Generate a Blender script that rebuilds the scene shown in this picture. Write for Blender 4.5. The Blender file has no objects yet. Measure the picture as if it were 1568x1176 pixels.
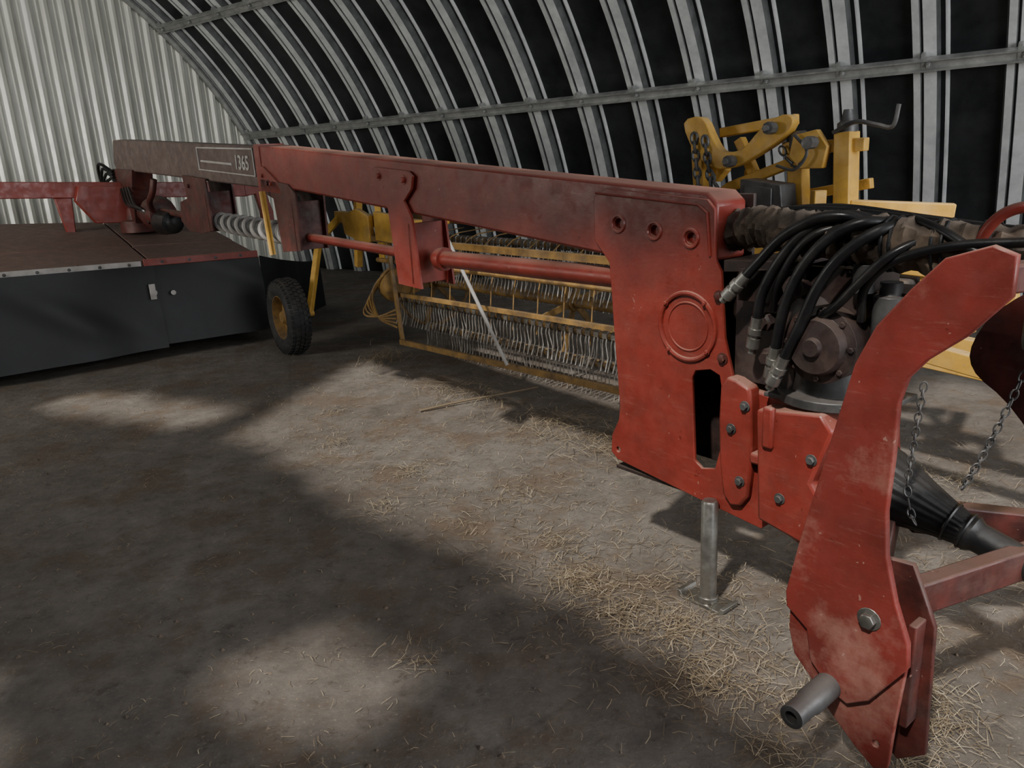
import bpy, bmesh, math, random
from mathutils import Vector, Matrix, noise
random.seed(7)
S=bpy.context.scene
# ------------------------------------------------------------------ frames
O=Vector((.70,2.54,0)); B=Vector((-.627,.779,0)).normalized(); N=Vector((.779,.627,0)).normalized()
def L(s,w,z): return O+B*s+N*w+Vector((0,0,z))          # mower frame
SA=Vector((-.788,.616,0)).normalized(); SQ=Vector((.616,.788,0)).normalized()
def H_(a,q,z): return SA*a+SQ*q+Vector((0,0,z))          # shed frame
F0=Vector((-2.52,7.70,0)); FF=Vector((.807,.591,0)).normalized(); FG=Vector((-.591,.807,0)).normalized()
def D(u,v,z): return F0-FF*u+FG*v+Vector((0,0,z))        # mower header frame
# ------------------------------------------------------------------ materials
def newmat(n):
    m=bpy.data.materials.new(n); m.use_nodes=True
    return m,m.node_tree,m.node_tree.nodes['Principled BSDF']
def nz(nt,scale,detail=6,rough=.6,vec=None,stretch=None):
    t=nt.nodes.new('ShaderNodeTexNoise'); t.inputs['Scale'].default_value=scale
    t.inputs['Detail'].default_value=detail; t.inputs['Roughness'].default_value=rough
    tc=nt.nodes.new('ShaderNodeTexCoord'); src=tc.outputs['Object']
    if stretch:
        mp=nt.nodes.new('ShaderNodeMapping'); mp.inputs['Scale'].default_value=stretch
        nt.links.new(src,mp.inputs[0]); src=mp.outputs[0]
    nt.links.new(src,t.inputs['Vector']); return t.outputs['Fac']
def ramp(nt,src,stops):
    r=nt.nodes.new('ShaderNodeValToRGB'); e=r.color_ramp.elements
    while len(e)<len(stops): e.new(.5)
    for i,(p,c) in enumerate(stops):
        e[i].position=p; e[i].color=(*c,1) if len(c)==3 else c
    nt.links.new(src,r.inputs[0]); return r.outputs[0]
def mix(nt,f,a,b,mode='MIX'):
    m=nt.nodes.new('ShaderNodeMix'); m.data_type='RGBA'; m.blend_type=mode
    for s,k in ((f,0),(a,6),(b,7)):
        if hasattr(s,'links'): nt.links.new(s,m.inputs[k])
        elif k==0: m.inputs[0].default_value=s
        else: m.inputs[k].default_value=(*s,1)
    return m.outputs[2]
def mth(nt,op,a,b=None,c=None):
    m=nt.nodes.new('ShaderNodeMath'); m.operation=op; m.use_clamp=(op!='POWER')
    for i,s in enumerate((a,b,c)):
        if s is None: continue
        if hasattr(s,'links'): nt.links.new(s,m.inputs[i])
        else: m.inputs[i].default_value=s
    return m.outputs[0]
def bump(nt,bs,src,st,dist=.01):
    b=nt.nodes.new('ShaderNodeBump'); b.inputs['Strength'].default_value=st; b.inputs['Distance'].default_value=dist
    nt.links.new(src,b.inputs['Height']); nt.links.new(b.outputs[0],bs.inputs['Normal'])
def paint(name,col,dark=None,dust=(.30,.24,.19),dustamt=.55,rough=.5,metal=0,speck=True,patch=.35,sc=9,bs_=.12,rv=.1):
    m,nt,bs=newmat(name)
    dark=dark or tuple(c*.55 for c in col)
    c=mix(nt,ramp(nt,nz(nt,sc),[(.35,(0,0,0)),(.65,(1,1,1))]),dark,col)
    d=ramp(nt,nz(nt,sc*.6,8,.7),[(.5,(0,0,0)),(.75,(1,1,1))])
    c=mix(nt,mth(nt,'MULTIPLY',d,patch),c,dust)
    g=nt.nodes.new('ShaderNodeNewGeometry'); sp=nt.nodes.new('ShaderNodeSeparateXYZ')
    nt.links.new(g.outputs['Normal'],sp.inputs[0])
    up=ramp(nt,sp.outputs['Z'],[(.45,(0,0,0)),(.95,(1,1,1))])
    c=mix(nt,mth(nt,'MULTIPLY',up,dustamt),c,dust)
    if speck:
        s=ramp(nt,nz(nt,48,2,.5),[(.735,(0,0,0)),(.76,(1,1,1))])
        c=mix(nt,mth(nt,'MULTIPLY',s,.4),c,(.42,.29,.24))
        s=ramp(nt,nz(nt,21,5,.75),[(.64,(0,0,0)),(.69,(1,1,1))])
        c=mix(nt,mth(nt,'MULTIPLY',s,.6),c,tuple(x*.3 for x in col))
        s=ramp(nt,nz(nt,30,6,.8,stretch=(.25,.25,2.2)),[(.56,(0,0,0)),(.70,(1,1,1))])
        c=mix(nt,mth(nt,'MULTIPLY',s,.18),c,dust)
    nt.links.new(c,bs.inputs['Base Color']); bs.inputs['Metallic'].default_value=metal
    r=ramp(nt,nz(nt,14,5),[(.3,(rough-rv,)*3),(.7,(rough+2*rv,)*3)]); nt.links.new(r,bs.inputs['Roughness'])
    bump(nt,bs,nz(nt,60,4),bs_,.004)
    return m
M_red=paint('red_paint',(.255,.037,.026),dark=(.185,.029,.021),dust=(.34,.185,.145),patch=.10,dustamt=.9,rough=.36)
M_redworn=paint('red_paint_worn',(.22,.034,.027),dark=(.13,.024,.019),dust=(.38,.225,.18),patch=.85,dustamt=.75,sc=5,rough=.42)
M_reddk=paint('red_paint_grimy',(.105,.022,.017),dark=(.040,.013,.011),dust=(.15,.10,.08),patch=.35,dustamt=.6)
M_grime=paint('greasy_casting',(.045,.025,.021),dark=(.014,.010,.010),dust=(.12,.09,.075),patch=.45,dustamt=.5,rough=.5,speck=False)
M_brown=paint('tongue_wall_glare',(.125,.083,.073),dark=(.088,.056,.048),dust=(.28,.23,.20),patch=.3)  # grey-brown puts the end wall's glare on the far beam into its colour
M_deck=paint('deck_dusty_red',(.16,.082,.067),dark=(.12,.068,.057),dust=(.23,.17,.14),patch=.5,dustamt=.45,rough=.65)
M_yel=paint('yellow_paint',(.66,.39,.07),dark=(.48,.27,.05),dust=(.5,.42,.3),patch=.25,dustamt=.4)
M_yeldk=paint('yellow_paint_grimy',(.36,.21,.06),dark=(.13,.08,.035),dust=(.22,.17,.12),patch=.45,dustamt=.3)
M_steel=paint('bare_steel',(.42,.42,.40),dark=(.22,.21,.19),dust=(.3,.27,.23),patch=.2,dustamt=.3,rough=.35,metal=.85,speck=False)
M_tine=paint('tine_steel',(.42,.40,.37),dark=(.12,.10,.08),dust=(.2,.15,.1),patch=.4,dustamt=.3,rough=.36,metal=.7,speck=False)
M_grey=paint('grey_metal',(.11,.11,.11),dark=(.05,.05,.05),dust=(.22,.19,.17),patch=.3,dustamt=.4,rough=.45,metal=.3,speck=False)
M_blk=paint('black_rubber',(.012,.012,.013),dark=(.007,.007,.008),dust=(.09,.075,.06),patch=.3,dustamt=.25,rough=.34,speck=False)
M_skirt=paint('black_canvas',(.013,.014,.016),dark=(.011,.012,.014),dust=(.017,.017,.018),patch=.1,dustamt=.1,rough=.56,speck=False,sc=2,bs_=.02,rv=.01)
M_tyre=paint('tyre_rubber',(.03,.03,.03),dark=(.015,.015,.015),dust=(.12,.10,.085),patch=.5,dustamt=.4,rough=.7,speck=False)
M_sleeve=paint('hose_sleeve_cloth',(.17,.125,.09),dark=(.055,.042,.032),dust=(.30,.235,.18),patch=.5,dustamt=.5,rough=.85,speck=False,sc=14,bs_=.5)
M_white=paint('white_strip',(.48,.46,.44),dark=(.33,.31,.29),dust=(.28,.24,.21),patch=.3,speck=False)
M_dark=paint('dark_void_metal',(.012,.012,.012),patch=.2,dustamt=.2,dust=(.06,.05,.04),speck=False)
def straight(name,c0,c1,metal,rough,stretch,sc,b=.05):
    m,nt,bs=newmat(name)
    c=mix(nt,ramp(nt,nz(nt,sc,5,.65,stretch=stretch),[(.3,(0,0,0)),(.7,(1,1,1))]),c0,c1)
    nt.links.new(c,bs.inputs['Base Color']); bs.inputs['Metallic'].default_value=metal
    r=ramp(nt,nz(nt,3,6,.7),[(.3,(rough-.08,)*3),(.7,(rough+.12,)*3)]); nt.links.new(r,bs.inputs['Roughness'])
    bump(nt,bs,nz(nt,12,4),b,.01); return m
M_panel=straight('roof_sheet_shaded',(.018,.020,.022),(.050,.053,.056),.4,.40,None,2.5)  # near-black puts the shade between ribs into the sheet's colour
M_crest=straight('galvanised_rib_lit',(.62,.64,.64),(.93,.95,.94),.35,.36,None,5)  # pale tone puts the light on the rib crests into their colour
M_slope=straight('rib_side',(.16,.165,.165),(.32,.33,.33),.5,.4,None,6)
M_end=straight('end_wall_sheet',(.50,.50,.44),(.90,.90,.83),.25,.38,(7,7,.35),2)
M_purl=straight('purlin_galvanised',(.28,.29,.28),(.50,.50,.48),.5,.45,None,8)
def floor_mat():
    m,nt,bs=newmat('dusty_concrete')
    a=ramp(nt,nz(nt,.9,9,.62),[(.3,(.125,.105,.087)),(.5,(.185,.161,.138)),(.72,(.24,.215,.188))])
    b=ramp(nt,nz(nt,7,8,.75),[(.35,(.55,.55,.55)),(.65,(1.12,1.12,1.12))])
    c=mix(nt,.8,a,b,'MULTIPLY')
    e=ramp(nt,nz(nt,2.1,9,.75),[(.49,(0,0,0)),(.60,(1,1,1))])
    c=mix(nt,mth(nt,'MULTIPLY',e,.65),c,(.125,.084,.052))
    e=ramp(nt,nz(nt,9,9,.8),[(.56,(0,0,0)),(.64,(1,1,1))])
    c=mix(nt,mth(nt,'MULTIPLY',e,.6),c,(.062,.045,.033))
    sp=ramp(nt,nz(nt,70,3,.6),[(.62,(0,0,0)),(.69,(1,1,1))])
    c=mix(nt,mth(nt,'MULTIPLY',sp,.4),c,(.38,.32,.24))
    v=nt.nodes.new('ShaderNodeTexVoronoi'); v.feature='DISTANCE_TO_EDGE'; v.inputs['Scale'].default_value=.35
    tc=nt.nodes.new('ShaderNodeTexCoord'); nt.links.new(tc.outputs['Object'],v.inputs['Vector'])
    cr=ramp(nt,v.outputs['Distance'],[(.0,(1,1,1)),(.003,(0,0,0))])
    c=mix(nt,mth(nt,'MULTIPLY',cr,.25),c,(.06,.05,.04))
    nt.links.new(c,bs.inputs['Base Color']); bs.inputs['Roughness'].default_value=.85
    bump(nt,bs,nz(nt,18,10,.75),.55,.025); return m
M_floor=floor_mat()
def straw_mat():
    m,nt,bs=newmat('straw')
    oi=nt.nodes.new('ShaderNodeNewGeometry')
    c=ramp(nt,oi.outputs['Random Per Island'],[(0,(.11,.08,.05)),(.55,(.26,.20,.125)),(1,(.52,.43,.29))])
    nt.links.new(c,bs.inputs['Base Color']); bs.inputs['Roughness'].default_value=.7; return m
M_straw=straw_mat()
# ------------------------------------------------------------------ mesh builder
def parent(name,par=None):
    e=bpy.data.objects.new(name,None); e.empty_display_size=.2; S.collection.objects.link(e); e.parent=par; return e
class MB:
    def __init__(s): s.v=[]; s.f=[]; s.m=[]
    def add(s,vs,fs,mi=0):
        o=len(s.v); s.v+= [Vector(x) for x in vs]; s.f+=[tuple(i+o for i in f) for f in fs]; s.m+=[mi]*len(fs); return s
    def prism(s,fr,pts,w0,w1,mi=0):
        n=len(pts); vs=[fr(a,w0,z) for a,z in pts]+[fr(a,w1,z) for a,z in pts]
        s.add(vs,[tuple(range(n)),tuple(range(2*n-1,n-1,-1))]+[(i,i+n,(i+1)%n+n,(i+1)%n) for i in range(n)],mi); return s
    def box(s,fr,a0,a1,b0,b1,z0,z1,mi=0):
        return s.prism(fr,[(a0,z0),(a1,z0),(a1,z1),(a0,z1)],b0,b1,mi)
    def bar(s,p,q,wd,ht,up=Vector((0,0,1)),mi=0):
        p=Vector(p);q=Vector(q);d=(q-p).normalized(); x=d.cross(up)
        if x.length<.01: x=d.cross(Vector((1,0,0)))
        x.normalize(); y=x.cross(d).normalized(); x*=wd/2; y*=ht/2
        vs=[p-x-y,p+x-y,p+x+y,p-x+y,q-x-y,q+x-y,q+x+y,q-x+y]
        return s.add(vs,[(0,1,2,3),(7,6,5,4),(0,4,5,1),(1,5,6,2),(2,6,7,3),(3,7,4,0)],mi)
    def tube(s,pts,r,n=10,mi=0,cap=True,rf=None):
        pts=[Vector(p) for p in pts]; K=len(pts); vs=[];fs=[]; prev=None
        for i,p in enumerate(pts):
            t=(pts[min(i+1,K-1)]-pts[max(i-1,0)]).normalized()
            if prev is None:
                x=t.cross(Vector((0,0,1))); 
                if x.length<.05: x=t.cross(Vector((1,0,0)))
            else: x=prev-t*prev.dot(t)
            x.normalize(); prev=x; y=t.cross(x)
            rr=r[i] if isinstance(r,(list,tuple)) else r
            for j in range(n):
                a=2*math.pi*j/n; q=rr*(rf(i,j) if rf else 1); vs.append(p+x*q*math.cos(a)+y*q*math.sin(a))
        for i in range(K-1):
            for j in range(n):
                fs.append((i*n+j,i*n+(j+1)%n,(i+1)*n+(j+1)%n,(i+1)*n+j))
        if cap: fs+= [tuple(range(n-1,-1,-1)),tuple((K-1)*n+j for j in range(n))]
        return s.add(vs,fs,mi)
    def lathe(s,c,ax,prof,n=32,mi=0,closed=False):
        c=Vector(c);ax=Vector(ax).normalized(); x=ax.cross(Vector((0,0,1)))
        if x.length<.05: x=ax.cross(Vector((1,0,0)))
        x.normalize(); y=ax.cross(x); K=len(prof); vs=[];fs=[]
        for h,r in prof:
            for j in range(n):
                a=2*math.pi*j/n; vs.append(c+ax*h+x*r*math.cos(a)+y*r*math.sin(a))
        R=K if closed else K-1
        for i in range(R):
            for j in range(n):
                k=(i+1)%K; fs.append((i*n+j,i*n+(j+1)%n,k*n+(j+1)%n,k*n+j))
        if not closed: fs+= [tuple(range(n-1,-1,-1)),tuple((K-1)*n+j for j in range(n))]
        return s.add(vs,fs,mi)
    def ring(s,c,ax,R,r,n=32,k=8,mi=0):
        return s.lathe(c,ax,[(r*math.sin(2*math.pi*j/k),R+r*math.cos(2*math.pi*j/k)) for j in range(k)],n,mi,True)
    def hexb(s,c,ax,r,h,mi=0):
        s.lathe(c,ax,[(0,r*1.45),(h*.15,r*1.45)],16,mi); return s.lathe(c,ax,[(h*.15,r),(h*.9,r),(h,r*.85)],6,mi)
    def chain(s,p,q,sag,link=.045,r=.0045,mi=0):
        p=Vector(p);q=Vector(q);n=max(3,int((q-p).length/(link*.72)))
        P=[p.lerp(q,i/n)-Vector((0,0,sag*4*(i/n)*(1-i/n))) for i in range(n+1)]
        for i in range(n):
            a,b=P[i],P[i+1]; t=(b-a).normalized(); x=t.cross(Vector((.3,.7,.1))).normalized(); y=t.cross(x)
            if i%2: x=y
            c=(a+b)/2; pts=[]
            for j in range(11):
                an=2*math.pi*j/10; pts.append(c+t*link*.5*math.cos(an)+x*link*.28*math.sin(an))
            s.tube(pts,r,5,mi,cap=False)
        return s
    def obj(s,name,mats,par=None,bevel=0,smooth=True,sub=0):
        me=bpy.data.meshes.new(name); me.from_pydata([tuple(v) for v in s.v],[],s.f)
        if not isinstance(mats,(list,tuple)): mats=[mats]
        for m in mats: me.materials.append(m)
        for p,mi in zip(me.polygons,s.m): p.material_index=mi
        bm=bmesh.new(); bm.from_mesh(me); bmesh.ops.recalc_face_normals(bm,faces=bm.faces); bm.to_mesh(me); bm.free()
        o=bpy.data.objects.new(name,me); S.collection.objects.link(o)
        if par: o.parent=par
        if bevel:
            b=o.modifiers.new('b','BEVEL'); b.width=bevel; b.segments=2; b.limit_method='ANGLE'; b.angle_limit=math.radians(40)
        if smooth:
            for p in me.polygons: p.use_smooth=True
            try: me.set_sharp_from_angle(angle=math.radians(38))
            except Exception: pass
        return o
def spline(pts,k=8):
    P=[Vector(p) for p in pts]; P=[P[0]*2-P[1]]+P+[P[-1]*2-P[-2]]; out=[]
    for i in range(1,len(P)-2):
        a,b,c,d=P[i-1:i+3]
        for j in range(k):
            t=j/k; out.append(.5*((2*b)+(c-a)*t+(2*a-5*b+4*c-d)*t*t+(3*b-a-3*c+d)*t**3))
    out.append(P[-2]); return out
def plate2d(name,outer,holes,w,th,mat,par,bev=.003,fr=None):
    cu=bpy.data.curves.new(name,'CURVE'); cu.dimensions='2D'; cu.fill_mode='BOTH'; cu.extrude=th/2-bev; cu.bevel_depth=bev; cu.bevel_resolution=1
    for poly in [outer]+holes:
        sp=cu.splines.new('POLY'); sp.points.add(len(poly)-1)
        for i,(x,y) in enumerate(poly): sp.points[i].co=(x,y,0,1)
        sp.use_cyclic_u=True
    t=bpy.data.objects.new('tmp',cu); S.collection.objects.link(t)
    bpy.context.view_layer.update()
    me=bpy.data.meshes.new_from_object(t.evaluated_get(bpy.context.evaluated_depsgraph_get()))
    bpy.data.objects.remove(t)
    o=bpy.data.objects.new(name,me); S.collection.objects.link(o)
    me.materials.clear(); me.materials.append(mat)
    for v in me.vertices: v.co=L(v.co.x,w+th/2+v.co.z,v.co.y)
    bm=bmesh.new(); bm.from_mesh(me); bmesh.ops.remove_doubles(bm,verts=bm.verts,dist=1e-5); bmesh.ops.recalc_face_normals(bm,faces=bm.faces); bm.to_mesh(me); bm.free()
    o.parent=par; return o
def smooth2(poly,k=4):
    P=[Vector((a,b,0)) for a,b in poly]; n=len(P); out=[]
    for i in range(n):
        a,b,c,d=P[i-1],P[i],P[(i+1)%n],P[(i+2)%n]
        for j in range(k):
            t=j/k; q=.5*((2*b)+(c-a)*t+(2*a-5*b+4*c-d)*t*t+(3*b-a-3*c+d)*t**3); out.append((q.x,q.y))
    return out
def circ(x,y,r,n=20): return [(x+r*math.cos(2*math.pi*i/n),y+r*math.sin(2*math.pi*i/n)) for i in range(n)]
# ------------------------------------------------------------------ shed shell
QC,ZC,R0=2.76,-.64,6.0
AEND=11.4; ANEAR=-5.0
def arc(a,phi,r): return H_(a,QC+r*math.cos(phi),ZC+r*math.sin(phi))
def ribs():
    per=.70; c0=1.44; prof=[]
    k=-10
    while True:
        c=c0+per*k
        if c>AEND+.5: break
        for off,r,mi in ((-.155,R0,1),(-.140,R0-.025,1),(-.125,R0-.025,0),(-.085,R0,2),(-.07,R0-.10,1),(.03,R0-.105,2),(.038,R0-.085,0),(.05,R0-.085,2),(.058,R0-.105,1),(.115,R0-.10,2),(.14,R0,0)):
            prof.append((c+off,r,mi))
        k+=1
    return [p for p in prof if ANEAR<=p[0]<=AEND]
PR=ribs()
def arch(name,p0,p1,n):
    mb=MB(); vs=[];K=len(PR)
    for i in range(n+1):
        ph=math.radians(p0+(p1-p0)*i/n)
        for a,r,mi in PR: vs.append(arc(a,ph,r))
    mb.v=vs
    for i in range(n):
        for j in range(K-1):
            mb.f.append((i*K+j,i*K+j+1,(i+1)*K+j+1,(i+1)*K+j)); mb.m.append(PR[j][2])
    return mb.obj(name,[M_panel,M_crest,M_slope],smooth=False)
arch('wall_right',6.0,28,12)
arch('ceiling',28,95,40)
# far (camera) side of the arch: unseen sheeting, cells cut out to shape the sun patches on the floor
SD=Vector((.36,.533,-.766)).normalized()
def seg(s,w,a,b):
    ax,ay=a;bx,by=b; t=max(0,min(1,((s-ax)*(bx-ax)+(w-ay)*(by-ay))/((bx-ax)**2+(by-ay)**2)))
    return math.hypot(s-ax-t*(bx-ax),w-ay-t*(by-ay))
def lit(s,w):
    wb=-.40-.065*s+.05*math.sin(s*3)
    if -1.5<s<3.7+(w*.7) and wb<w<1.0: return True
    if seg(s,w,(5.0,-1.15),(3.9,-.62))<.24: return True
    if .32<s<.86 and -1.55+(.6-s)*.45<w<-1.10+(.6-s)*.3: return True
    if .85<s<1.4 and -2.8<w<-2.18: return True
    if -1.8<s<.6 and 1.35<w<3.4: return True
    if .6<=s<3.9 and 1.45<w<2.1: return True
    return False
mb=MB(); NA=180; NP=100
for i in range(NA):
    for j in range(NP):
        a0=ANEAR+(AEND-ANEAR)*i/NA; a1=ANEAR+(AEND-ANEAR)*(i+1)/NA
        f0=math.radians(95+79*j/NP); f1=math.radians(95+79*(j+1)/NP)
        c=arc((a0+a1)/2,(f0+f1)/2,R0); g=c+SD*(c.z/-SD.z)-O
        if lit(g.dot(B),g.dot(N)): continue
        mb.add([arc(a0,f0,R0),arc(a1,f0,R0),arc(a1,f1,R0),arc(a0,f1,R0)],[(0,1,2,3)])
mb.obj('wall_left_gobo',[M_panel],smooth=False)
mb=MB(); q=QC-R0; pts=[]
per=.225
while q<QC+R0:
    for off,dd in ((0,0),(.035,.035),(.075,.035),(.11,0),(.165,0),(.172,.010),(.186,.010),(.193,0)):
        qq=q+off
        if qq<QC+R0-.02: pts.append((qq,dd))
    q+=per
for (q0,d0),(q1,d1) in zip(pts,pts[1:]):
    def top(x): return max(.02,ZC+math.sqrt(max(0,R0**2-(x-QC)**2)))
    mb.add([H_(AEND-d0,q0,0),H_(AEND-d1,q1,0),H_(AEND-d1,q1,top(q1)),H_(AEND-d0,q0,top(q0))],[(0,1,2,3)])
mb.obj('wall_back',[M_end],smooth=False)
mb=MB()
P=[arc(AEND-.06,math.radians(6.2+88*i/60),R0-.16) for i in range(61)]
mb.tube(P,.045,6); mb.obj('trim_1',M_purl)
def purlin(name,z,r=R0-.155):
    ph=math.asin((z-ZC)/r); mb=MB()
    rad=SQ*math.cos(ph)+Vector((0,0,math.sin(ph))); tan=SA.cross(rad).normalized()
    p=arc(ANEAR,ph,r); q=arc(AEND-.02,ph,r)
    mb.bar(p,q,.035,.085,up=tan); mb.bar(p+tan*.045-rad*.02,q+tan*.045-rad*.02,.07,.014,up=tan); mb.bar(p-tan*.045-rad*.02,q-tan*.045-rad*.02,.07,.014,up=tan)
    c=1.44-.7*8
    while c<AEND:
        x=arc(c-.02,ph,r-.03); mb.hexb(x,-rad,.017,.03)
        mb.bar(arc(c+.02,ph,r+.0)+tan*.07,arc(c+.02,ph,r+.0)-tan*.09,.03,.05,up=rad)
        c+=.7
    mb.obj(name,M_purl)
purlin('trim_2',2.24); purlin('trim_3',3.72); purlin('trim_4',4.95)
mb=MB(); mb.add([H_(ANEAR-.5,QC-R0-.5,0),H_(AEND+.3,QC-R0-.5,0),H_(AEND+.3,QC+R0+.5,0),H_(ANEAR-.5,QC+R0+.5,0)],[(0,1,2,3)])
mb.obj('floor',M_floor,smooth=False)
# ------------------------------------------------------------------ MOWER
mow=parent('mower_conditioner')
mb=MB()
mb.prism(L,[(0.02,1.25),(.48,1.24),(1.7,1.36),(3.2,1.50),(3.78,1.52),(3.78,1.80),(3.64,1.795),(1.82,1.63),(0.06,1.475),(0.02,1.44)],.012,.18)
mb.obj('tongue_beam_near',M_red,mow,bevel=.012)
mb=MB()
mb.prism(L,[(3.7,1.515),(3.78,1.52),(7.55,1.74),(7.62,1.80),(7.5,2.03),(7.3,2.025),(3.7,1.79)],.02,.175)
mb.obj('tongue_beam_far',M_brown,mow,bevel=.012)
mb=MB(); mb.box(L,3.70,3.79,.006,.186,1.512,1.806)
mb.prism(L,[(3.76,1.50),(3.40,1.48),(3.46,1.56),(3.66,1.66),(3.76,1.66)],.0,.012)
for x,z in ((3.55,1.545),(3.68,1.60)): mb.hexb(L(x,0,z),-N,.013,.014)
mb.obj('beam_joint_collar',M_red,mow,bevel=.006)
mb=MB()
mb.prism(L,[(3.83,1.775),(4.95,1.835),(4.95,1.845),(3.83,1.785)],.012,.021)
mb.prism(L,[(3.83,1.595),(4.95,1.67),(4.95,1.678),(3.83,1.603)],.012,.021)
mb.prism(L,[(4.25,1.685),(4.9,1.73),(4.9,1.745),(4.25,1.70)],.012,.021)
mb.prism(L,[(3.83,1.595),(3.845,1.596),(3.845,1.785),(3.83,1.784)],.012,.021)
mb.prism(L,[(4.95,1.67),(4.965,1.67),(4.965,1.845),(4.95,1.845)],.012,.021)
mb.obj('decal_stripes',M_white,mow)
tcu=bpy.data.curves.new('model_number','FONT'); tcu.body='1365'; tcu.size=.135; tcu.extrude=.002; tcu.offset=.003; tcu.materials.append(M_white)
to=bpy.data.objects.new('model_number',tcu); S.collection.objects.link(to); to.parent=mow
X=(-B-Vector((0,0,.065))).normalized(); Z=-N; Y=Z.cross(X)
to.matrix_world=Matrix(((X.x,Y.x,Z.x,0),(X.y,Y.y,Z.y,0),(X.z,Y.z,Z.z,0),(0,0,0,1))); to.location=L(4.20,.017,1.66)
outer=[(.56,1.30),(.485,1.22),(.465,.95),(.44,.66),(.448,.60),(.485,.53),(.49,.46),(.46,.435),(.08,.39),(-.20,.36),(-.22,.38),(-.22,.52),(-.12,.62),(-.07,.72),(-.065,.88),(-.03,1.0),(-.01,1.22),(.015,1.26),(.02,1.42),(.05,1.45),(.50,1.49),(.56,1.46)]
slot=[(.10,.84),(.085,.87),(.02,.885),(-.02,.87),(-.035,.80),(-.03,.60),(-.01,.52),(.05,.505),(.085,.53)]
plate2d('hitch_side_plate',outer,[slot,circ(.27,1.345,.022),circ(.11,1.325,.022),circ(.44,1.365,.022),circ(-.03,.93,.012),circ(.455,.475,.014),circ(-.01,1.14,.018)],-.004,.016,M_red,mow)
mb=MB(); mb.ring(L(.12,-.006,1.02),N,.118,.009,40,8); mb.ring(L(.12,-.004,1.02),N,.085,.004,40,6)
for x,z in ((.27,1.345),(.11,1.325),(.44,1.365)): mb.ring(L(x,-.005,z),N,.030,.006,20,6)
for k in range(4): mb.hexb(L(.12+.118*math.cos(k*1.57+.7),-.012,1.02+.118*math.sin(k*1.57+.7)),-N,.007,.008)
mb.tube([L(.55,-.006,1.475),L(.08,-.006,1.435),L(.045,-.006,1.41),L(.03,-.006,1.27)],.005,6)
mb.obj('access_cover',M_red,mow)
mb=MB(); mb.box(L,.0,.46,.19,.206,.46,1.46); mb.box(L,.40,.46,.01,.19,.60,1.24); mb.box(L,-.2,.48,.01,.2,.385,.40)
mb.prism(L,[(-.02,1.22),(-.02,1.26),(-.30,1.27),(-.30,1.24)],.0,.22)
mb.obj('hitch_inner_plates',M_grime,mow,bevel=.003)
mb=MB()
for x,z in ((-.03,.93),(-.01,1.14)): mb.hexb(L(x,-.006,z),-N,.014,.014)
mb.obj('plate_bolts',M_reddk,mow)
def hanger(nm,poly,mats,bolts,w0=-.012,w1=.19):
    mb=MB()
    for w in (w0,w1): mb.prism(L,poly,w,w+.014)
    xs=[p[0] for p in poly]; zs=[p[1] for p in poly]; zb=min(zs)
    mb.prism(L,[(min(xs)+.06,zb+.02),(min(xs)+.08,zb+.02),(min(xs)+.08,zb+.33),(min(xs)+.06,zb+.33)],w0,w1)
    for x,z in bolts: mb.hexb(L(x,w0,z),-N,.017,.018)
    mb.obj(nm,mats,mow,bevel=.003)
hanger('driveline_hanger_front',[(2.20,1.60),(2.16,1.615),(1.84,1.585),(1.80,1.56),(1.82,1.50),(1.90,1.44),(1.84,1.36),(1.80,1.0),(2.02,1.01),(2.06,1.40),(2.18,1.53)],M_red,[(2.12,1.57),(1.88,1.545)])
hanger('driveline_hanger_middle',[(3.72,1.58),(3.30,1.54),(3.20,1.48),(3.22,1.12),(3.50,1.10),(3.55,1.45),(3.74,1.50)],M_reddk,[(3.6,1.55)],w0=.0)
hanger('driveline_hanger_rear',[(5.35,1.64),(4.80,1.60),(4.78,1.20),(5.05,1.17),(5.38,1.18),(5.55,1.26),(5.5,1.42),(5.3,1.45)],M_reddk,[(5.2,1.55)])
mb=MB(); mb.lathe(L(1.76,.09,1.148),-B,[(-.05,.03),(0,.055),(.02,.06),(.05,.058),(.05,.042),(1.28,.042),(1.29,.03)],24)
mb.obj('driveline_tube_front',M_red,mow)
mb=MB(); mb.tube([L(3.45,.09,1.205),L(1.9,.09,1.15)],.028,16); mb.obj('driveline_tube_middle',M_red,mow)
mb=MB(); mb.tube([L(7.0,.09,1.35),L(4.9,.09,1.26)],.03,12); mb.obj('driveline_tube_rear',M_reddk,mow)
mb=MB(); dx=(L(3.5,.09,1.207)-L(4.88,.09,1.26)).normalized()
mb.lathe(L(4.88,.09,1.26),dx,[(0,.05),(.01,.058),(1.33,.058),(1.34,.05)],20)
mb.obj('driveline_guard_core',M_grey,mow)
mb=MB(); hel=[]
for i in range(260):
    t=i/259; a=t*2*math.pi*9; y=dx.cross(N); hel.append(L(4.88,.09,1.26)+dx*1.34*t+N*.060*math.cos(a)+y*.060*math.sin(a))
mb.tube(hel,.021,8)
mb.obj('spiral_driveline_guard',M_white,mow)
mb=MB(); mb.bar(L(3.62,-.04,1.50),L(3.58,-.04,1.08),.035,.012); mb.tube([L(3.62,-.05,1.50),L(3.58,-.05,1.08)],.014,8); mb.obj('yellow_lock_rod',M_yel,mow)
mb=MB()
mb.prism(L,[(7.65,1.75),(6.9,1.72),(7.0,1.55),(7.1,1.2),(7.5,1.2),(7.55,1.5)],.0,.2)
mb.lathe(L(6.6,.1,1.30),B,[(-.18,.05),(-.16,.13),(.0,.17),(.12,.15),(.2,.08),(.55,.08)],20)
mb.tube(spline([L(6.2,.0,1.62),L(6.25,-.02,1.5),L(6.4,-.02,1.4),L(6.5,.05,1.25)]),.03,8)
mb.lathe(L(7.3,.1,1.1),(0,0,1),[(0,.2),(.12,.2),(.13,.14),(.25,.12)],20)
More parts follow.
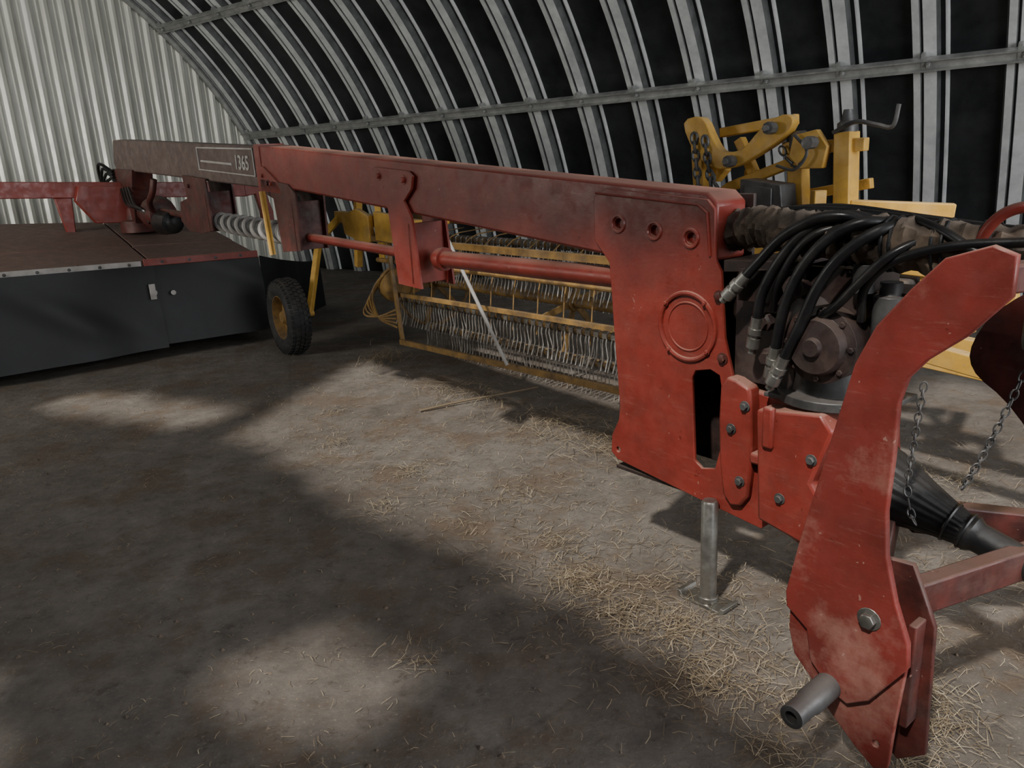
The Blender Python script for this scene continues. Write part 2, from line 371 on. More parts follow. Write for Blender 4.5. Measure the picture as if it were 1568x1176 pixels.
mb.obj('tongue_pivot',M_reddk,mow,bevel=.004)
mb=MB()
for i in range(6):
    mb.tube(spline([L(7.55,-.02,1.72-.03*i),L(7.75,-.1+.03*i,1.8-.05*i),L(7.9,-.05,1.55),L(7.7,.05,1.32)]),.016,6)
for i in range(4): mb.tube(spline([L(7.3-.1*i,-.03,1.55),L(7.0-.1*i,-.08,1.40),L(6.7-.05*i,-.06,1.35),L(6.5,-.02,1.22+.03*i)]),.014,6)
mb.lathe(L(6.3,.08,1.22),B,[(-.2,.06),(-.18,.10),(.1,.12),(.12,.07),(.4,.07)],16)
mb.obj('pivot_hoses',M_blk,mow)
def bz(u): return 1.50+.055*u
mb=MB()
mb.prism(D,[(-.5,bz(-.5)-.09),(4.3,bz(4.3)-.09),(4.3,bz(4.3)+.07),(-.5,bz(-.5)+.07)],1.35,1.50)
mb.prism(D,[(-.5,bz(-.5)-.09),(-.5,bz(-.5)+.07),(-.62,bz(-.5)+.05),(-.74,bz(-.5)-.05),(-.80,1.2),(-.80,.95),(-.66,.95),(-.66,1.2),(-.62,bz(-.5)-.07)],1.38,1.46)
for u in (.35,1.25,2.9):
    mb.prism(D,[(u,bz(u)-.08),(u+.16,bz(u)-.08),(u+.10,1.10),(u+.03,1.10)],1.38,1.47)
mb.prism(D,[(.45,1.42),(.55,1.55),(1.2,1.60),(1.25,1.45),(1.1,1.22),(.7,1.20)],1.2,1.34)
mb.obj('header_frame',M_red,mow,bevel=.008)
def dz(u,v): return .88+.03*u+(.135+.017*u)*v
mb=MB()
def deckpanel(u0,u1,v0,v1,lift=0):
    mb.add([D(u0,v0,dz(u0,v0)+lift),D(u1,v0,dz(u1,v0)+lift),D(u1,v1,dz(u1,v1)+lift),D(u0,v1,dz(u0,v1)+lift),
            D(u0,v0,dz(u0,v0)-.03),D(u1,v0,dz(u1,v0)-.03),D(u1,v1,dz(u1,v1)-.03),D(u0,v1,dz(u0,v1)-.03)],
           [(0,1,2,3),(4,5,6,7),(0,1,5,4),(1,2,6,5),(2,3,7,6),(3,0,4,7)])
for a,b_ in ((-.05,.92),(.94,2.6),(2.62,4.4)):
    deckpanel(a,b_,0,.62); deckpanel(a,b_,.64,1.9,.006)
for u in (.5,1.5,2.1,3.2): mb.prism(D,[(u,dz(u,0)+.0),(u+.02,dz(u,0)+.0),(u+.02,dz(u,0)+.012),(u,dz(u,0)+.012)],.0,.02)
mb.obj('header_deck',M_deck,mow,bevel=.004)
mb=MB()
for i in range(44):
    u0=1.0+3.4*i/44; u1=1.0+3.4*(i+1)/44
    mb.prism(D,[(u0,dz(u0,0)-.05),(u1,dz(u1,0)-.05),(u1,dz(u1,0)+.0),(u0,dz(u0,0)+.0)],-.02,-.008)
mb.obj('skirt_retaining_strip',M_white,mow)
mb=MB()
for i in range(14): mb.hexb(D(1.1+.24*i,-.02,dz(1.1+.24*i,0)-.028),-FG,.010,.008)
for i in range(4): mb.hexb(D(.1+.24*i,-.03,dz(.1+.24*i,0)-.018),-FG,.010,.008)
mb.obj('strip_bolts',M_grey,mow)
mb=MB(); mb.prism(D,[(-.07,dz(0,0)-.05),(.98,dz(1,0)-.05),(.98,dz(1,0)+.015),(-.07,dz(0,0)+.015)],-.03,-.004); mb.obj('deck_edge_trim',M_red,mow,bevel=.004)
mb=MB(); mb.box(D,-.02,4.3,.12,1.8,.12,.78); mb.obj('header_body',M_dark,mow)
mb=MB()
def curtain(u0,u1,nu,off=0,zb=.10):
    vs=[];fs=[];nv=20
    for i in range(nu+1):
        u=u0+(u1-u0)*i/nu
        for j in range(nv+1):
            t=j/nv; zt=dz(u,0)-.045; z=zt+(zb-zt)*t
            f=(.028*math.sin(u*3.7+1)+.012*math.sin(u*8.1+t*2))*t**.6+.10*t*t+.03*noise.noise(Vector((u*1.3,t*1.6,0)))*t
            f+=.030*max(0,math.sin(u*3.3+t*3.5+.6))**4*math.sin(t*math.pi)          # diagonal creases
            vs.append(D(u,-.03-f-off,z))
    for i in range(nu):
        for j in range(nv): k=i*(nv+1)+j; fs.append((k,k+1,k+nv+2,k+nv+1))
    mb.add(vs,fs)
curtain(.90,4.4,140); curtain(-.08,1.0,60,-.012,.13)
vs=[];fs=[]
PT=[D(-.08,-.03,0),D(-.32,.1,0),D(-.60,.45,0),D(-.9,.9,0),D(-1.3,1.4,0)]
PT=spline(PT,6)
for i,p in enumerate(PT):
    for j in range(9):
        t=j/8; vs.append(p+FF*(.03*math.sin(i*1.1)*t)+Vector((0,0,.845-.012*i+(.15-.84)*t)))
for i in range(len(PT)-1):
    for j in range(8): k=i*9+j; fs.append((k,k+1,k+10,k+9))
mb.add(vs,fs)
mb.obj('skirt_curtain',M_skirt,mow)
mb=MB(); mb.lathe(D(.95,-.08,.62),-FG,[(0,.030),(.01,.030)],16); mb.lathe(D(.78,-.08,.60),-FG,[(0,.022),(.01,.022)],16); mb.box(D,.93,.98,-.085,-.07,.56,.70); mb.obj('skirt_reflectors',M_white,mow)
# ---- hitch / gearboxes
mb=MB()
mb.prism(L,[(-.05,.83),(-.10,.84),(-.40,.80),(-.50,.74),(-.52,.55),(-.46,.43),(-.18,.44),(-.06,.50)],.02,.30)
mb.prism(L,smooth2([(-.04,.84),(-.13,.86),(-.16,.80),(-.16,.47),(-.06,.45)],3),-.03,.03)
mb.prism(L,[(-.20,.80),(-.42,.83),(-.46,.78),(-.40,.60),(-.50,.46),(-.42,.38),(-.22,.42)],-.06,.03)
mb.box(L,-.17,-.36,-.045,.02,.60,.64); mb.box(L,-.23,-.27,-.075,-.05,.68,.82)
mb.prism(L,[(-.18,.45),(-.22,.38),(-.34,.33),(-.44,.34),(-.42,.42)],.02,.22)
mb.obj('swivel_gearbox_lower',M_red,mow,bevel=.010)
mb=MB()
mb.box(L,-.20,-.56,-.02,.26,.835,.85); mb.lathe(L(-.36,.12,.83),(0,0,1),[(0,.17),(.03,.17),(.035,.13),(.12,.12)],28)
mb.obj('gearbox_top_flange',M_grey,mow,bevel=.003)
mb=MB()
mb.lathe(L(-.33,.12,.93),(0,0,1),[(0,.12),(.04,.15),(.20,.15),(.27,.11),(.33,.10)],24)
mb.lathe(L(-.40,-.06,1.04),-N,[(-.15,.115),(0,.115),(.005,.09),(.03,.08),(.035,.03),(.05,.025)],28)
for k in range(8): mb.hexb(L(-.40+.10*math.cos(k*.785),-.06,1.04+.10*math.sin(k*.785)),-N,.009,.010)
mb.box(L,-.06,-.28,.02,.22,.86,1.22); mb.box(L,-.3,-.5,.0,.2,1.12,1.26); mb.box(L,-.10,-.26,-.03,.02,1.14,1.24)
mb.box(L,-.52,-.66,.02,.18,1.10,1.20); mb.lathe(L(-.30,-.0,1.2),-N,[(0,.035),(.05,.035),(.055,.02),(.07,.02)],10)
mb.lathe(L(-.20,-.0,1.08),-N,[(0,.03),(.04,.03),(.045,.02),(.06,.02)],6); mb.lathe(L(-.22,-.0,.97),-N,[(0,.03),(.04,.03),(.045,.02),(.06,.02)],6)
mb.obj('swivel_gearbox_upper',M_grime,mow,bevel=.006)
mb=MB()
mb.lathe(L(-.56,.02,1.03),(0,0,1),[(0,.04),(.02,.045),(.16,.045),(.165,.03),(.2,.03)],20)
mb.lathe(L(-.50,-.02,1.20),(0,0,1),[(0,.03),(.08,.03)],12)
mb.lathe(L(-.90,.16,1.06),(0,0,1),[(0,.045),(.02,.05),(.13,.05),(.135,.03),(.18,.03)],18)
for x,z in ((-.14,.79),(-.09,.70),(-.13,.52),(-.30,.52),(-.40,.68)): mb.hexb(L(x,-.062 if x<-.2 else -.032,z),-N,.013,.014)
mb.obj('hitch_fittings',M_grey,mow,bevel=.002)
# near draft arm: outer plate ends in a blunt point, inner plate carries on down past it
arm=[(-1.02,1.385),(-.98,1.40),(-.90,1.372),(-.84,1.305),(-.775,1.22),(-.735,1.13),(-.705,1.0),(-.665,.82),(-.625,.64),(-.598,.50),(-.602,.46),(-.66,.42),(-.675,.335),(-.735,.275),(-.775,.262),(-.825,.30),(-.905,.43),(-.90,.49),(-.865,.58),(-.835,.69),(-.825,.80),(-.83,.934),(-.83,1.06),(-.845,1.12),(-.88,1.165),(-.95,1.225),(-1.02,1.31)]
plate2d('hitch_arm_left',arm,[],-.505,.022,M_redworn,mow,bev=.004)
plate2d('hitch_arm_left_foot',[(-.598,.56),(-.600,.38),(-.618,.315),(-.69,.245),(-.72,.20),(-.80,.13),(-.845,.10),(-.875,.12),(-.88,.22),(-.895,.42),(-.86,.56)],[circ(-.845,.17,.012)],-.483,.018,M_redworn,mow)
plate2d('hitch_arm_left_inner',[(-.62,.62),(-.62,.35),(-.72,.20),(-.87,.10),(-.93,.15),(-.92,.50),(-.86,.64)],[],-.41,.018,M_reddk,mow)
mb=MB(); mb.box(L,-.905,-.885,-.465,-.41,.24,.52); mb.box(L,-.64,-.66,-.465,-.41,.36,.60)
mb.obj('hitch_arm_left_spacers',M_reddk,mow,bevel=.004)
mb=MB()
c=L(-.725,-.485,.285); mb.lathe(c,-N,[(0,.034),(.11,.034),(.12,.030),(.19,.030),(.192,.016),(.15,.016)],24)
mb.obj('hitch_pin',M_grey,mow,bevel=.001)
mb=MB(); mb.hexb(L(-.813,-.506,.52),-N,.020,.020); mb.obj('arm_bolt',M_steel,mow,bevel=.002)
plate2d('hitch_arm_right',smooth2([(-.64,.98),(-.70,1.10),(-.85,1.22),(-1.0,1.36),(-1.1,1.34),(-1.12,1.0),(-1.06,.62),(-1.02,.45),(-.94,.45),(-.88,.66),(-.76,.82),(-.66,.90)],3),[],.42,.02,M_reddk,mow)
mb=MB()
mb.bar(L(-.62,.15,.50),L(-.98,.55,.42),.06,.10); mb.bar(L(-.80,-.40,.50),L(-1.02,.45,.46),.05,.09)
mb.bar(L(-.50,.25,.55),L(-.60,-.05,.40),.10,.16)
mb.bar(L(-.96,-.48,1.33),L(-1.05,.44,1.28),.05,.06)
mb.obj('hitch_cross_tube',M_reddk,mow,bevel=.006)
mb=MB(); mb.tube(spline([L(-.80,.0,1.26),L(-.79,-.03,1.35),L(-.83,-.03,1.42),L(-.90,-.01,1.44),L(-.98,.05,1.41)]),.014,10); mb.obj('lift_loop',M_red,mow)
# ---- drive shaft with cone guard
pto=parent('drive_shaft',mow)
A=L(-.46,.10,.62); E=L(-1.6,.14,.27); ax=(E-A).normalized()
mb=MB(); nr=22*4
def crf(i,j): return 1+(.035 if (j%4) in (0,1) and i>1 else 0)
pr=[(0,.10),(.02,.113),(.07,.115),(.10,.112),(.16,.094),(.22,.076),(.28,.060),(.33,.05),(.36,.048)]
mb.tube([A+ax*h for h,_ in pr],[r for _,r in pr],nr,rf=crf)
for h,r in ((.02,.117),(.07,.119),(.30,.058),(.345,.053)): mb.ring(A+ax*h,ax,r,.005,40,6)
mb.obj('cone_guard',M_blk,pto)
mb=MB(); mb.lathe(A+ax*.33,ax,[(0,.05),(.03,.055),(.05,.044),(.80,.044)],28); mb.obj('shaft_cover_tube',M_blk,pto)
mb=MB(); mb.lathe(A-ax*.10,ax,[(0,.06),(.06,.09),(.12,.09)],24); mb.obj('input_yoke',M_steel,pto)
ch=parent('safety_chain',mow)
mb=MB(); mb.chain(L(-.70,-.05,.98),L(-.66,.0,.66),.0,.032,.0026); mb.chain(L(-.66,.0,.66),L(-.70,-.02,.56),.02,.032,.0026); mb.chain(L(-.84,.30,1.02),L(-.73,.22,.60),.03,.034,.0028); mb.obj('chain_links',M_grey,ch)
# ---- hoses
hs=parent('hydraulic_hose_bundle',mow)
mb=MB()
axis=spline([L(.02,.12,1.34),L(-.10,.10,1.36),L(-.22,.06,1.355),L(-.40,.02,1.345),L(-.60,.0,1.335),L(-.80,.03,1.325),L(-1.0,.10,1.30),L(-1.4,.25,1.22)],16)
def rf(i,j): 
    return 1+.09*math.sin(i*.9+j*.35)+.22*noise.noise(Vector((i*.5,j*.45,2)))+.14*noise.noise(Vector((i*1.3,j*1.1,5)))
mb.tube(axis,[.062 if i<40 else .068 for i in range(len(axis))],24,rf=rf); mb.obj('hose_sleeve',M_sleeve,hs)
mb=MB(); fit=MB(); ties=MB()
paths=[
 [(-.50,.0,1.385),(-.44,-.04,1.41),(-.36,-.06,1.40),(-.27,-.065,1.35),(-.20,-.065,1.28),(-.14,-.07,1.215)],
 [(-.50,.02,1.395),(-.43,-.02,1.41),(-.34,-.05,1.37),(-.27,-.065,1.29),(-.21,-.065,1.18),(-.19,-.06,1.08)],
 [(-.56,.0,1.39),(-.50,-.06,1.395),(-.42,-.085,1.35),(-.35,-.095,1.26),(-.30,-.09,1.14),(-.27,-.08,1.0)],
 [(-.60,-.0,1.39),(-.55,-.07,1.375),(-.47,-.095,1.31),(-.41,-.10,1.22),(-.36,-.10,1.10),(-.305,-.095,.98)],
 [(-.68,-.01,1.37),(-.60,-.08,1.32),(-.53,-.085,1.25),(-.46,-.08,1.17),(-.40,-.06,1.12),(-.36,-.03,1.04)],
 [(-.95,.12,1.36),(-.66,.10,1.385),(-.40,.10,1.41),(-.20,.10,1.415),(-.05,.12,1.39),(.08,.13,1.37)],
 [(-.95,.15,1.35),(-.60,.14,1.39),(-.35,.13,1.42),(-.15,.14,1.41),(.05,.15,1.38)],
 [(-.48,.02,1.39),(-.43,-.04,1.38),(-.38,-.05,1.33),(-.33,-.03,1.26),(-.30,.0,1.18)],
 [(-.44,-.02,1.385),(-.37,-.06,1.36),(-.31,-.065,1.30),(-.25,-.05,1.20),(-.22,-.02,1.12)],
 [(-1.3,.10,1.22),(-1.05,.02,1.25),(-.92,-.05,1.28),(-.80,-.06,1.33),(-.70,-.04,1.38),(-.60,.01,1.405)],
 [(-.9,-.045,1.36),(-.74,-.065,1.345),(-.60,-.07,1.30),(-.52,-.05,1.22),(-.50,-.02,1.12)]]
for i,p in enumerate(paths):
    q=spline([L(*x) for x in p],10); mb.tube(q,.0165 if i<4 else .0125,12)
    if i in (0,1,2,3):
        d=(q[-1]-q[-3]).normalized(); e=q[-1]
        fit.lathe(e-d*.02,d,[(0,.0185),(.035,.0185),(.036,.023),(.055,.023),(.056,.016),(.067,.016),(.068,.022),(.10,.022),(.105,.013),(.12,.013)],12)
for k0 in (50,60,70,78,86):
    P=[]
    for i in range(25):
        f=k0+i*.16; p=axis[int(f)].lerp(axis[min(int(f)+1,len(axis)-1)],f-int(f)); a=i*.55
        P.append(p+N*.074*math.cos(a)+Vector((0,0,.074*math.sin(a))))
    ties.tube(P,.005,6)
mb.obj('hoses',M_blk,hs); fit.obj('couplings',M_steel,hs); ties.obj('hose_ties',M_blk,hs)
st=parent('jack_stand',mow)
mb=MB(); mb.lathe(L(-.01,-.03,.012),(0,0,1),[(0,.030),(.39,.030),(.40,.024)],24)
mb.box(L,-.09,.08,-.075,.02,.0,.012); mb.prism(L,[(-.085,.012),(-.095,.028),(-.11,.028),(-.10,.0),(-.085,.0)],-.075,.02); mb.prism(L,[(.075,.012),(.085,.028),(.10,.028),(.09,.0),(.075,.0)],-.075,.02)
mb.lathe(L(-.01,-.03,.012),(0,0,1),[(0,.038),(.02,.036)],24)
mb.obj('jack_leg',M_steel,st,bevel=.002)
# ------------------------------------------------------------------ RAKE
rk=parent('hay_rake')
K=L
RC=(1.74,.60); RR=.40; s0,s1=.75,4.30
mb=MB(); tn=MB()
for b_ in range(6):
    a=math.radians(12+60*b_); w=RC[0]+RR*math.cos(a); z=RC[1]+RR*math.sin(a)
    mb.tube([K(s0,w,z),K(s1,w,z)],.027,8)
    n=46
    for i in range(n):
        s=s0+.05+(s1-s0-.1)*i/(n-1); jx=random.gauss(0,.008)
        for k in (-.013,.013):
            tn.tube([K(s+k,w-.02,z+.01),K(s+k*1.2,w-.035,z-.05),K(s+k*1.6+jx,w-.03,z-.14),K(s+k*1.6+jx*2,w-.06,z-.225)],.0046,4)
        tn.lathe(K(s,w,z),B,[(-.022,.03),(-.02,.036),(.02,.036),(.022,.03)],7)
mb.obj('tine_bars',M_yeldk,rk); tn.obj('spring_tines',M_tine,rk)
mb=MB()
for s in (s0-.02,2.5,s1+.02):
    mb.lathe(K(s,*RC),B,[(-.02,.07),(.02,.07)],16)
    for b_ in range(6):
        a=math.radians(12+60*b_); mb.bar(K(s,*RC),K(s,RC[0]+RR*math.cos(a),RC[1]+RR*math.sin(a)),.05,.012,up=B)
mb.ring(K(s1+.03,*RC),B,RR*.98,.016,40,6)
mb.tube([K(s0,*RC),K(s1,*RC)],.04,10)
mb.bar(K(.2,1.32,.985),K(4.7,1.25,1.03),.04,.05); mb.bar(K(.2,1.95,1.10),K(4.9,1.95,1.15),.08,.08)
mb.bar(K(.1,1.20,.26),K(4.1,1.20,.17),.03,.045); mb.bar(K(.1,1.28,.60),K(4.2,1.28,.56),.03,.035); mb.tube([K(.2,1.30,.82),K(4.5,1.28,.84)],.022,8)
mb.bar(K(4.1,1.22,.17),K(4.25,1.25,1.0),.03,.04)
for i in range(13):
    s=.9+3.2*i/12
    P=[K(s,1.95,1.07)]+[K(s,RC[0]+.36*math.cos(t),RC[1]+.46*math.sin(t)) for t in [math.radians(x) for x in range(95,181,14)]]+[K(s,1.36,.42)]
    mb.tube(P,.006,5)
mb.lathe(K(4.35,1.35,.62),B,[(-.1,.1),(-.05,.15),(.05,.15),(.12,.08)],18)
for i in range(5):
    mb.tube(spline([K(4.3,1.3,.8),K(4.4+.05*i,1.15,.6-.05*i),K(4.45,1.2,.35),K(4.3,1.3,.25+.04*i)]),.012,6)
mb.obj('reel_frame',M_yeldk,rk,bevel=.003)
mb=MB()
mb.bar(K(5.2,1.3,1.20),K(3.9,1.35,1.14),.08,.10); mb.bar(K(4.9,1.3,.75),K(4.78,1.3,1.38),.06,.06); mb.bar(K(4.45,1.3,.85),K(4.45,1.3,1.38),.05,.05)
mb.bar(K(4.2,1.35,1.05),K(4.2,1.8,1.05),.08,.08); mb.bar(K(4.5,1.3,1.02),K(4.3,1.7,.62),.05,.05)
mb.prism(K,[(4.95,1.05),(4.6,.98),(4.5,1.0),(4.5,1.22),(4.7,1.28),(5.0,1.22)],1.22,1.27)
mb.prism(K,[(4.4,1.02),(4.0,1.0),(4.0,1.10),(4.15,1.24),(4.4,1.26)],1.22,1.27)
mb.lathe(K(2.98,.95,1.2),(0,0,1),[(0,.03),(.02,.055),(.06,.055),(.085,.02)],12)
mb.bar(K(1.23,1.5,1.74),K(1.17,1.5,1.05),.07,.07)
mb.prism(K,smooth2([(1.28,1.76),(1.16,1.78),(1.08,1.66),(1.02,1.60),(.90,1.61),(.80,1.70),(.68,1.76),(.62,1.73),(.66,1.66),(.80,1.58),(.95,1.52),(1.08,1.52),(1.2,1.6)],3),1.43,1.49)
mb.prism(K,[(1.15,1.38),(1.0,1.40),(.60,1.53),(.40,1.60),(.40,1.64),(.62,1.575),(1.05,1.44)],1.52,1.57)
mb.bar(K(1.15,1.6,1.70),K(.70,1.6,1.74),.05,.05); mb.bar(K(1.0,1.55,1.66),K(.86,1.55,1.40),.05,.05)
mb.prism(K,[(1.30,1.62),(1.10,1.60),(1.08,1.50),(1.14,1.44),(1.28,1.48)],1.54,1.60); mb.prism(K,[(.62,1.66),(.50,1.68),(.44,1.60),(.46,1.50),(.58,1.50),(.64,1.56)],1.44,1.48)
mb.bar(K(1.02,1.7,1.5),K(1.0,1.7,1.1),.06,.06); mb.bar(K(.80,1.75,1.62),K(.78,1.75,1.1),.05,.05); mb.bar(K(1.2,1.62,1.28),K(.3,1.62,1.42),.04,.05)
mb.bar(K(.66,1.55,1.62),K(.60,1.55,.95),.08,.08); mb.bar(K(.38,1.5,1.66),K(.33,1.5,.70),.10,.08)
mb.bar(K(.46,1.42,1.40),K(.46,1.42,1.22),.06,.06)
mb.bar(K(.70,1.5,1.60),K(.28,1.5,1.60),.05,.06); mb.bar(K(.34,1.5,1.30),K(-.05,1.7,1.27),.08,.10); mb.bar(K(1.2,1.5,1.12),K(-.4,1.5,1.05),.08,.1)
mb.bar(K(.5,1.5,1.3),K(.9,1.9,1.25),.06,.06); mb.bar(K(.0,1.6,1.26),K(-.2,1.6,.75),.06,.06)
mb.bar(K(.5,1.48,.73),K(-1.6,1.55,.56),.06,.17); mb.bar(K(-.05,1.15,.78),K(-1.6,1.1,.58),.06,.08); mb.bar(K(-.15,1.5,.72),K(.0,2.1,.80),.08,.1)
mb.bar(K(-.05,1.5,1.05),K(-.1,1.5,.62),.05,.07); mb.bar(K(-.35,1.5,1.12),K(-.42,1.5,.62),.05,.08)
W=Vector((-2.02,7.02,.345)); WN=Vector((-.83,-.56,0)).normalized()
mb.bar(W-WN*.20,K(5.35,1.15,.98),.05,.06); mb.tube([W-WN*.24,W+WN*.04],.03,10); mb.bar(K(5.35,1.15,.98),K(5.15,1.3,1.2),.06,.06)
mb.obj('main_frame',M_yel,rk,bevel=.005)
mb=MB()
mb.tube([K(3.0,.95,1.22),K(2.55,1.12,.24)],.013,8); mb.obj('lift_lever',M_white,rk)
mb=MB()
mb.tube(spline([K(.42,1.45,1.66),K(.30,1.42,1.70),K(.20,1.42,1.68),K(.13,1.42,1.67),K(.11,1.42,1.76)]),.010,8)
mb.lathe(K(.38,1.5,1.66),(0,0,1),[(0,.045),(.04,.045),(.05,.03),(.10,.02)],12); mb.lathe(K(.62,1.5,1.60),(0,0,1),[(0,.05),(.06,.05),(.08,.025)],12)
mb.chain(K(1.20,1.42,1.70),K(1.16,1.42,1.38),.0,.06,.008); mb.chain(K(1.13,1.42,1.68),K(1.08,1.42,1.42),.0,.06,.008); mb.chain(K(.70,1.45,1.62),K(.55,1.45,1.55),.06,.05,.006); mb.chain(K(1.10,1.42,1.50),K(1.0,1.42,1.36),.0,.06,.008)
mb.lathe(K(.95,1.42,1.55),-N,[(0,.03),(.05,.03),(.055,.015),(.07,.015)],8); mb.lathe(K(.72,1.42,1.70),-N,[(0,.03),(.05,.03),(.055,.015),(.07,.015)],8); mb.lathe(K(.50,1.42,1.62),-N,[(0,.03),(.06,.03)],8)
mb.tube(spline([K(.60,1.42,1.66),K(.52,1.40,1.58),K(.58,1.40,1.50),K(.68,1.40,1.52)]),.008,6)
mb.obj('crank_and_chains',M_grey,rk)
mb=MB(); mb.prism(K,[(.86,1.46),(.63,1.43),(.61,1.28),(.64,1.20),(.86,1.22)],1.36,1.50); mb.prism(K,[(.83,1.435),(.67,1.415),(.67,1.30),(.83,1.32)],1.35,1.36); mb.obj('gear_housing',M_grey,rk,bevel=.015)
mb=MB(); mb.box(K,.0,.5,1.3,1.6,.82,1.0); mb.obj('rake_gear_case',M_grey,rk,bevel=.02)
mb=MB(); RW=.345
prof=[(-.085,.20),(-.10,.23),(-.105,.28),(-.085,.325),(-.05,RW),(.05,RW),(.085,.325),(.105,.28),(.10,.23),(.085,.20)]
mb.lathe(W,WN,prof,56,0,True)
x=WN.cross(Vector((0,0,1))).normalized(); y=WN.cross(x)
for k in range(44):
    for j,h in enumerate((-.075,-.038,0,.038,.075)):
        a=2*math.pi*(k+.5*(j%2))/44; r0=x*math.cos(a)+y*math.sin(a); t=-x*math.sin(a)+y*math.cos(a)
        rr=RW+.001 if abs(h)<.06 else RW-.016
        mb.bar(W+WN*h+r0*rr-t*.015,W+WN*h+r0*rr+t*.015,.028,.018,up=r0)
mb.obj('wheel_tyre',M_tyre,rk)
mb=MB(); mb.lathe(W,WN,[(-.08,.20),(-.06,.19),(.0,.17),(.01,.10),(.05,.06),(.07,.05),(.072,.0)],36); mb.lathe(W,WN,[(.085,.205),(.085,.195),(.03,.175),(.0,.17),(-.01,.19)],36,0,True); mb.obj('wheel_rim',M_yeldk,rk)
# ------------------------------------------------------------------ STRAW
lit_=parent('loose_straw')
mb=MB()
def straw(p,ln,wd,z0=.004):
    a=random.uniform(0,math.pi*2); d=Vector((math.cos(a),math.sin(a),random.gauss(0,.10))); x=Vector((-d.y,d.x,0)).normalized()*wd
    up=Vector((0,0,wd*.8)); q=p+Vector((0,0,z0+abs(d.z)*ln*.5)); bend=Vector((0,0,random.uniform(0,.12)*ln))+x*random.gauss(0,4)
    a0=q-d*ln/2; a1=q+bend; a2=q+d*ln/2
    mb.add([a0-x,a0+x,a1-x+up,a1+x+up,a2-x,a2+x],[(0,1,3,2),(2,3,5,4)])
def scat(n,cs,cw,rs,rw,l0=.015,l1=.07,zz=.0):
    for _ in range(int(n)):
        s=random.gauss(cs,rs); w=random.gauss(cw,rw)
        straw(L(s,w,0),random.uniform(l0,l1),random.uniform(.0005,.0013),.004+abs(random.gauss(0,zz)))
scat(900,.9,-.1,.8,.35); scat(900,.15,-.28,.38,.18,zz=.006); scat(900,-.45,-.2,.3,.25,zz=.006); scat(600,1.4,.1,.9,.3,l1=.05); scat(600,2.6,-.1,.8,.35,l1=.05)
scat(900,-.6,.6,.6,.6,zz=.01); scat(1600,2.0,1.05,1.0,.35,zz=.014,l1=.10); scat(1500,-.9,1.6,.8,.6,zz=.014,l1=.14); scat(320,4.2,1.10,.13,.09,.1,.28,zz=.05)
scat(250,2.9,1.0,.2,.1,.06,.2,zz=.02); scat(600,1.5,.95,.35,.18,.06,.2,zz=.03); scat(160,1.1,.9,.12,.08,.08,.25,zz=.04)
for cs,cw,n in ((.42,-.28,200),(.15,-.32,170),(-.05,-.25,150),(-.75,.02,200),(-.85,-.1,140),(-.30,-.40,140),(.7,-.1,90),(1.2,.1,80),(1.9,-.1,70),(.05,.05,60),(2.6,-.2,60),(3.2,.1,60),(1.6,-.5,70),(.45,-1.0,50),(-.9,-.3,120),(-.6,-.5,100),(-.5,1.2,160),(-.9,1.5,180),(-.2,1.7,120),(1.9,1.0,120),(1.3,1.15,120)):
    scat(n,cs,cw,.065,.06,.02,.10,zz=.010)
for _ in range(4500):
    s=random.uniform(-1,5.5); w=random.uniform(-2.3,2.5); straw(L(s,w,0),random.uniform(.008,.04),random.uniform(.0005,.0012))
for i in range(160):
    cs=random.uniform(-.8,4.5); cw=random.uniform(-2.0,1.2); scat(random.randint(5,20),cs,cw,.04,.03,.015,.05,zz=.003)
mb.obj('straw_stalks',M_straw,lit_,smooth=False)
mb=MB()
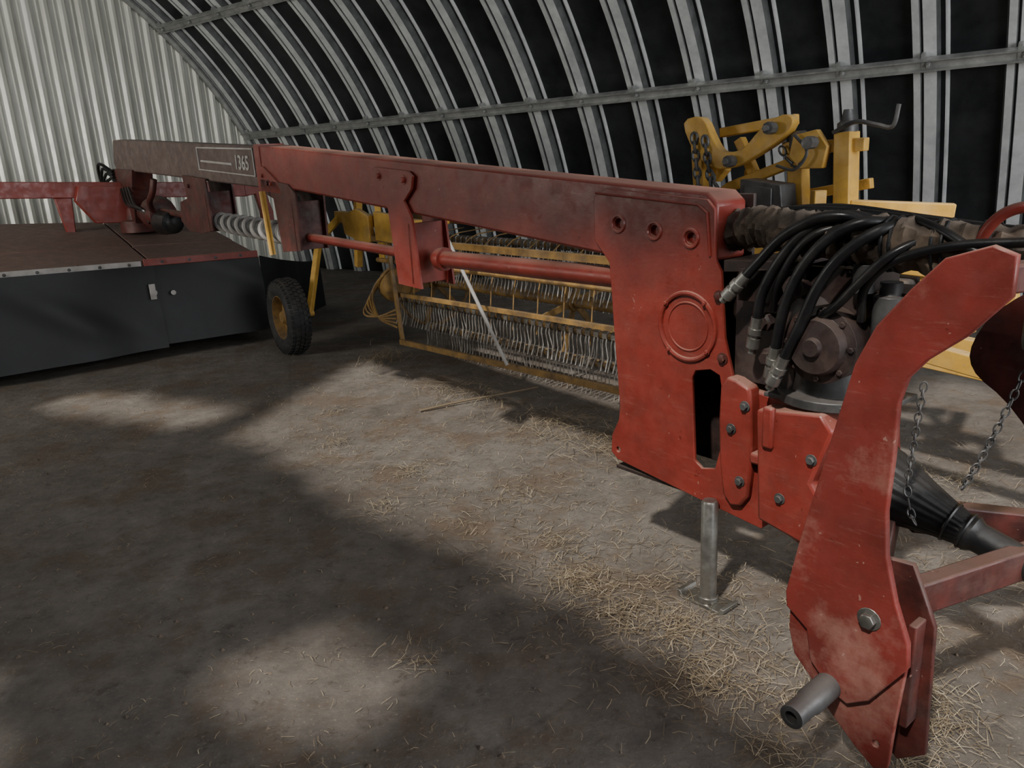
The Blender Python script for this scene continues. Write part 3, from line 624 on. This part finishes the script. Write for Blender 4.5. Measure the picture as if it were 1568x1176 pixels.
for _ in range(600):
    s=random.uniform(-1,5.5); w=random.uniform(-2.2,2.2); r=random.uniform(.003,.011)
    c=L(s,w,r*.4); n=6; vs=[c+Vector((r*math.cos(k*1.05)*random.uniform(.7,1.2),r*math.sin(k*1.05)*random.uniform(.7,1.2),-r*.3)) for k in range(n)]+[c+Vector((0,0,r*.6))]
    mb.add(vs,[(k,(k+1)%n,n) for k in range(n)])
mb.obj('chaff_clods',M_sleeve,lit_)
mb=MB(); mb.tube(spline([L(2.75,.50,.014),L(2.68,.80,.024),L(2.60,1.1,.024),L(2.55,1.40,.018)]),[.009]*24+[.006],7); mb.obj('long_stalk',M_straw,lit_)
# ------------------------------------------------------------------ LIGHT
def area(n,loc,target,sx,sy,e,col=(1,1,1)):
    l=bpy.data.lights.new(n,'AREA'); l.shape='RECTANGLE'; l.size=sx; l.size_y=sy; l.energy=e; l.color=col
    o=bpy.data.objects.new(n,l); S.collection.objects.link(o); o.location=loc
    o.rotation_euler=(Vector(target)-Vector(loc)).to_track_quat('-Z','Y').to_euler(); return o
sl=bpy.data.lights.new('sun_light','SUN'); sl.energy=3.8; sl.angle=math.radians(2.6); sl.color=(1,.95,.87)
so=bpy.data.objects.new('sun_light',sl); S.collection.objects.link(so); so.rotation_euler=SD.to_track_quat('-Z','Y').to_euler(); so.location=(-4,-6,9)
area('near_end_fill',H_(-4.6,2.2,2.6),H_(4,5.0,2.4),5,3.0,330,(.98,.99,1))  # added fill lamp at the near end, lifts the ribs and beam
area('end_wall_fill',H_(8.2,-2.2,2.8),H_(10.6,5.5,2.4),3.0,2.4,470,(1,.98,.9))  # added lamp out of view, brightens the end wall; no opening modelled here
wd=bpy.data.worlds.new('world'); S.world=wd; wd.use_nodes=True; wd.node_tree.nodes['Background'].inputs[0].default_value=(.88,.93,1,1); wd.node_tree.nodes['Background'].inputs[1].default_value=.6
# ------------------------------------------------------------------ CAMERA
cam=bpy.data.cameras.new('camera'); co=bpy.data.objects.new('camera',cam); S.collection.objects.link(co)
cam.sensor_width=36; cam.lens=36*1180/1568; cam.clip_start=.05
co.matrix_world=Matrix.Translation((0,0,1.6))@Matrix.Rotation(math.radians(74),4,'X')@Matrix.Rotation(math.radians(-3),4,'Z')
S.camera=co
